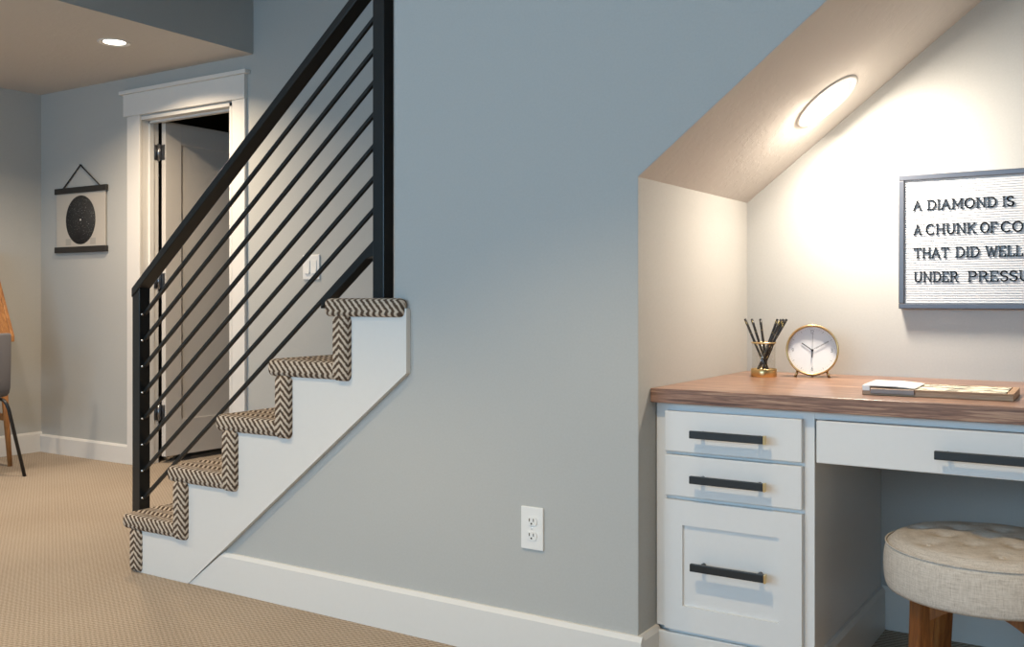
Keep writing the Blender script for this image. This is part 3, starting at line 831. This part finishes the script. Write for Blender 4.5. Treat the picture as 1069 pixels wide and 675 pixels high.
# ------------------------------------------------------------------ secretary desk at the left wall
def secretary():
    y0, y1 = .02, 1.005; xb = XL+.02; xf = -5.548; zt = .745
    t = thing('secretary_desk', ((xb+xf)/2, (y0+y1)/2, 0), 'warm brown wooden secretary desk with slanted front beside the grey chair', 'desk')
    bm = bmesh.new(); box(bm, xb, xf, y0, y1, zt-.022, zt, .003); build('desk_top', bm, M['deskwood'], t)
    bm = bmesh.new()
    box(bm, xb+.02, xf-.03, y0+.03, y1-.03, zt-.11, zt-.022); build('apron', bm, M['deskwood'], t)
    xt = xf-.148/.330*.50; z2 = zt+.50
    for ya, yb in ((y0, y0+.02), (y1-.02, y1)):
        bm = bmesh.new(); prism(bm, [(xb, zt), (xf, zt), (xf, zt+.012), (xt, z2), (xb, z2)], 'Y', ya, yb, .002); build('side_panel', bm, M['deskwood'], t)
    bm = bmesh.new(); prism(bm, [(xf-.004, zt+.002), (xf-.012, zt+.001), (xt-.012, z2-.004), (xt-.002, z2-.004)], 'Y', y0+.02, y1-.02); lid = build('slant_front', bm, M['deskwood'], t)
    bm = bmesh.new(); lathe(bm, [(0, .02), (.012, .018), (.012, .012), (.006, .008), (.006, 0)], 16, Matrix.Translation(((xf+xt)/2-.004, (y0+y1)/2, zt+.25)) @ Matrix.Rotation(R(66), 4, 'Y'))
    build('knob', bm, M['brass'], lid)
    bm = bmesh.new(); box(bm, xb, xt, y0, y1, z2-.002, z2+.018, .002); build('hutch_top', bm, M['deskwood'], t)
    bm = bmesh.new(); box(bm, xb, xb+.012, y0+.02, y1-.02, zt, z2-.002); build('back_panel', bm, M['deskwood'], t)
    for sx, sy in ((1, 1), (1, -1), (-1, 1), (-1, -1)):
        xt_ = (xf-.075) if sx > 0 else xb+.05; xbm = xf-.012 if sx > 0 else xb+.02
        yt_ = (y1-.035) if sy > 0 else (y0+.035); yb_ = yt_+sy*.015
        bm = bmesh.new(); tube(bm, [(xt_, yt_, zt-.10), (xbm, yb_, 0.0)], .022, 14, True, .013)
        build('leg', bm, M['deskwood'], t)
    for yy in (y1-.03, y0+.03):
        bm = bmesh.new(); box(bm, xb+.04, xf-.048, yy-.011, yy+.011, .265, .305, .003); build('stretcher', bm, M['deskwood'], t)
secretary()

# ------------------------------------------------------------------ grey chair in front of it (facing the desk)
def chair():
    cx, cy = -5.45, .606
    t = thing('upholstered_chair', (cx, cy, 0), 'grey upholstered chair with black metal legs at the left edge of the room', 'chair')
    xb = -5.236                                             # outer face of the backrest
    # seat and back as bent padded shells
    def pad(name, prof, y0, y1, bev):
        bm = bmesh.new(); prism(bm, prof, 'Y', y0, y1)
        bm.free(); bm = bmesh.new(); n = 9
        # lofted across the width with a gently dished outline
        rings = []
        for j in range(n):
            f = -1+2*j/(n-1); y = (y0+y1)/2+f*(y1-y0)/2
            rings.append([bm.verts.new((x-.018*f*f*(1 if name == 'backrest' else 0), y, z+(.012*f*f if name == 'seat' else 0))) for x, z in prof])
        m = len(prof)
        for a, b in zip(rings, rings[1:]):
            for k in range(m): bm.faces.new([a[k], a[(k+1) % m], b[(k+1) % m], b[k]])
        bm.faces.new(rings[0]); bm.faces.new(rings[-1][::-1])
        bmesh.ops.recalc_face_normals(bm, faces=bm.faces)
        o = build(name, bm, M['greyfab'], t)
        bv = o.modifiers.new('soft', 'BEVEL'); bv.width = bev; bv.segments = 4; bv.limit_method = 'ANGLE'; bv.angle_limit = R(40)
        for p in o.data.polygons: p.use_smooth = True
        return o
    pad('backrest', [(xb-.062, .432), (xb-.034, .437), (xb-.013, .453), (xb-.001, .485), (xb+.004, .62), (xb+.006, .785), (xb-.035, .785), (xb-.042, .62), (xb-.052, .50)], .395, .815, .012)
    pad('seat', [(-5.70, .435), (xb-.03, .435), (xb-.045, .485), (-5.48, .475), (-5.69, .487), (-5.71, .46)], .395, .815, .014)
    r = .0095
    for sy in (-1, 1):
        ya = cy+sy*.155; yb = cy+sy*.238
        for xs, xe in ((-5.262, -5.176), (-5.66, -5.715)):
            pts = []
            s = 1 if xe > xs else -1
            pts = [(xs-s*.10, ya, .425), (xs-s*.02, ya+sy*.004, .425), (xs+s*.012, ya+sy*.009, .418), (xs+s*.026, ya+sy*.016, .398), (xs+s*.034, ya+sy*.023, .37), (xe, yb, 0.0)]
            bm = bmesh.new(); tube(bm, pts, r, 10); build('leg', bm, M['chair_black'], t)
    bm = bmesh.new()
    for xx in (-5.36, -5.56): box(bm, xx-.012, xx+.012, cy-.16, cy+.16, .419, .434, .002)
    build('seat_frame', bm, M['chair_black'], t)
chair()

# ------------------------------------------------------------------ light
def area(name, loc, rot, sx, sy, power, color, spread=180, shape='RECTANGLE'):
    l = bpy.data.lights.new(name, 'AREA'); l.shape = shape; l.size = sx
    if shape in ('RECTANGLE', 'ELLIPSE'): l.size_y = sy
    l.energy = power; l.color = color; l.spread = R(spread)
    o = bpy.data.objects.new(name, l); COL.objects.link(o); o.location = loc; o.rotation_euler = rot; return o
def aim(o, d): o.rotation_mode = 'QUATERNION'; o.rotation_quaternion = Vector((0, 0, -1)).rotation_difference(Vector(d))
def spot(name, loc, size, blend, power, color, d=(0, 0, -1), radius=.05):
    l = bpy.data.lights.new(name, 'SPOT'); l.spot_size = R(size); l.spot_blend = blend; l.energy = power; l.color = color; l.shadow_soft_size = radius
    o = bpy.data.objects.new(name, l); COL.objects.link(o); o.location = loc; aim(o, d); return o

# daylight through the rear window
area('window_daylight', ((WX0+WX1)/2, YR-.14, (WZ0+WZ1)/2), (R(90), 0, 0), WX1-WX0, WZ1-WZ0, 150, (.42, .715, 1.0))
# the recessed lamps
la = area('alcove_lamp', lampA+nrm*.012, (0, 0, 0), .15, .15, 10.5, (1, .88, .74), 175, 'DISK'); aim(la, nrm)
la2 = area('alcove_down_fill', lampA+nrm*.016, (0, 0, 0), .13, .13, 7, (1, .86, .71), 170, 'DISK'); aim(la2, (-.1, -.1, -1))  # extra light at the same lens, aimed down to fill the left side
pl_ = bpy.data.lights.new('alcove_slope_fill', 'POINT'); pl_.energy = 1.5; pl_.color = (1, .86, .70); pl_.shadow_soft_size = .06  # extra point light below the lens, added to brighten the sloped ceiling
po = bpy.data.objects.new('alcove_slope_fill', pl_); COL.objects.link(po); po.location = lampA+nrm*.06
lb = area('low_ceiling_lamp', lampB+Vector((0, 0, -.012)), (0, 0, 0), .11, .11, 25, (1, .80, .57), 145, 'DISK'); aim(lb, (0, 0, -1))
# unseen spots in the main room, cones shaped to warm the lower stair wall
for i, (x, y) in enumerate(((-2.7, -1.35), (-.9, -1.35), (-2.7, -3.2), (-.9, -3.2), (1.2, -1.35))):
    spot('unseen_ceiling_spot', (x, y, ZC-.02), 100, .4, 100, (1, .755, .455))
spot('unseen_ceiling_spot', (-4.75, .15, ZLOW-.02), 150, .5, 52, (1, .86, .72))  # unseen spot added to lift the left wall
spot('unseen_ceiling_spot', (-4.9, -1.2, ZLOW-.02), 130, .5, 100, (1, .82, .62))  # unseen spot added to brighten the left room and its floor

wd = bpy.data.worlds.new('World'); SC.world = wd; wd.use_nodes = True
bg = wd.node_tree.nodes['Background']; bg.inputs[0].default_value = (.62, .78, 1, 1); bg.inputs[1].default_value = .35

# ------------------------------------------------------------------ camera
cam = bpy.data.cameras.new('camera'); co = bpy.data.objects.new('camera', cam); COL.objects.link(co)
co.location = (0, -2.25, .9726); co.rotation_euler = (R(90), 0, R(32.816))
cam.sensor_width = 36; cam.lens = 1028.716/1069*36; cam.shift_y = -(337.5-311.87)/1069
cam.clip_start = .05
SC.camera = co
SC.view_settings.view_transform = 'Standard'; SC.view_settings.look = 'None'
SC.view_settings.gamma = 1; SC.view_settings.use_curve_mapping = False
SC.view_settings.exposure = 0.0
SC.cycles.use_denoising = True
SC.cycles.max_bounces = 10; SC.cycles.diffuse_bounces = 6
SC.cycles.sample_clamp_indirect = 6
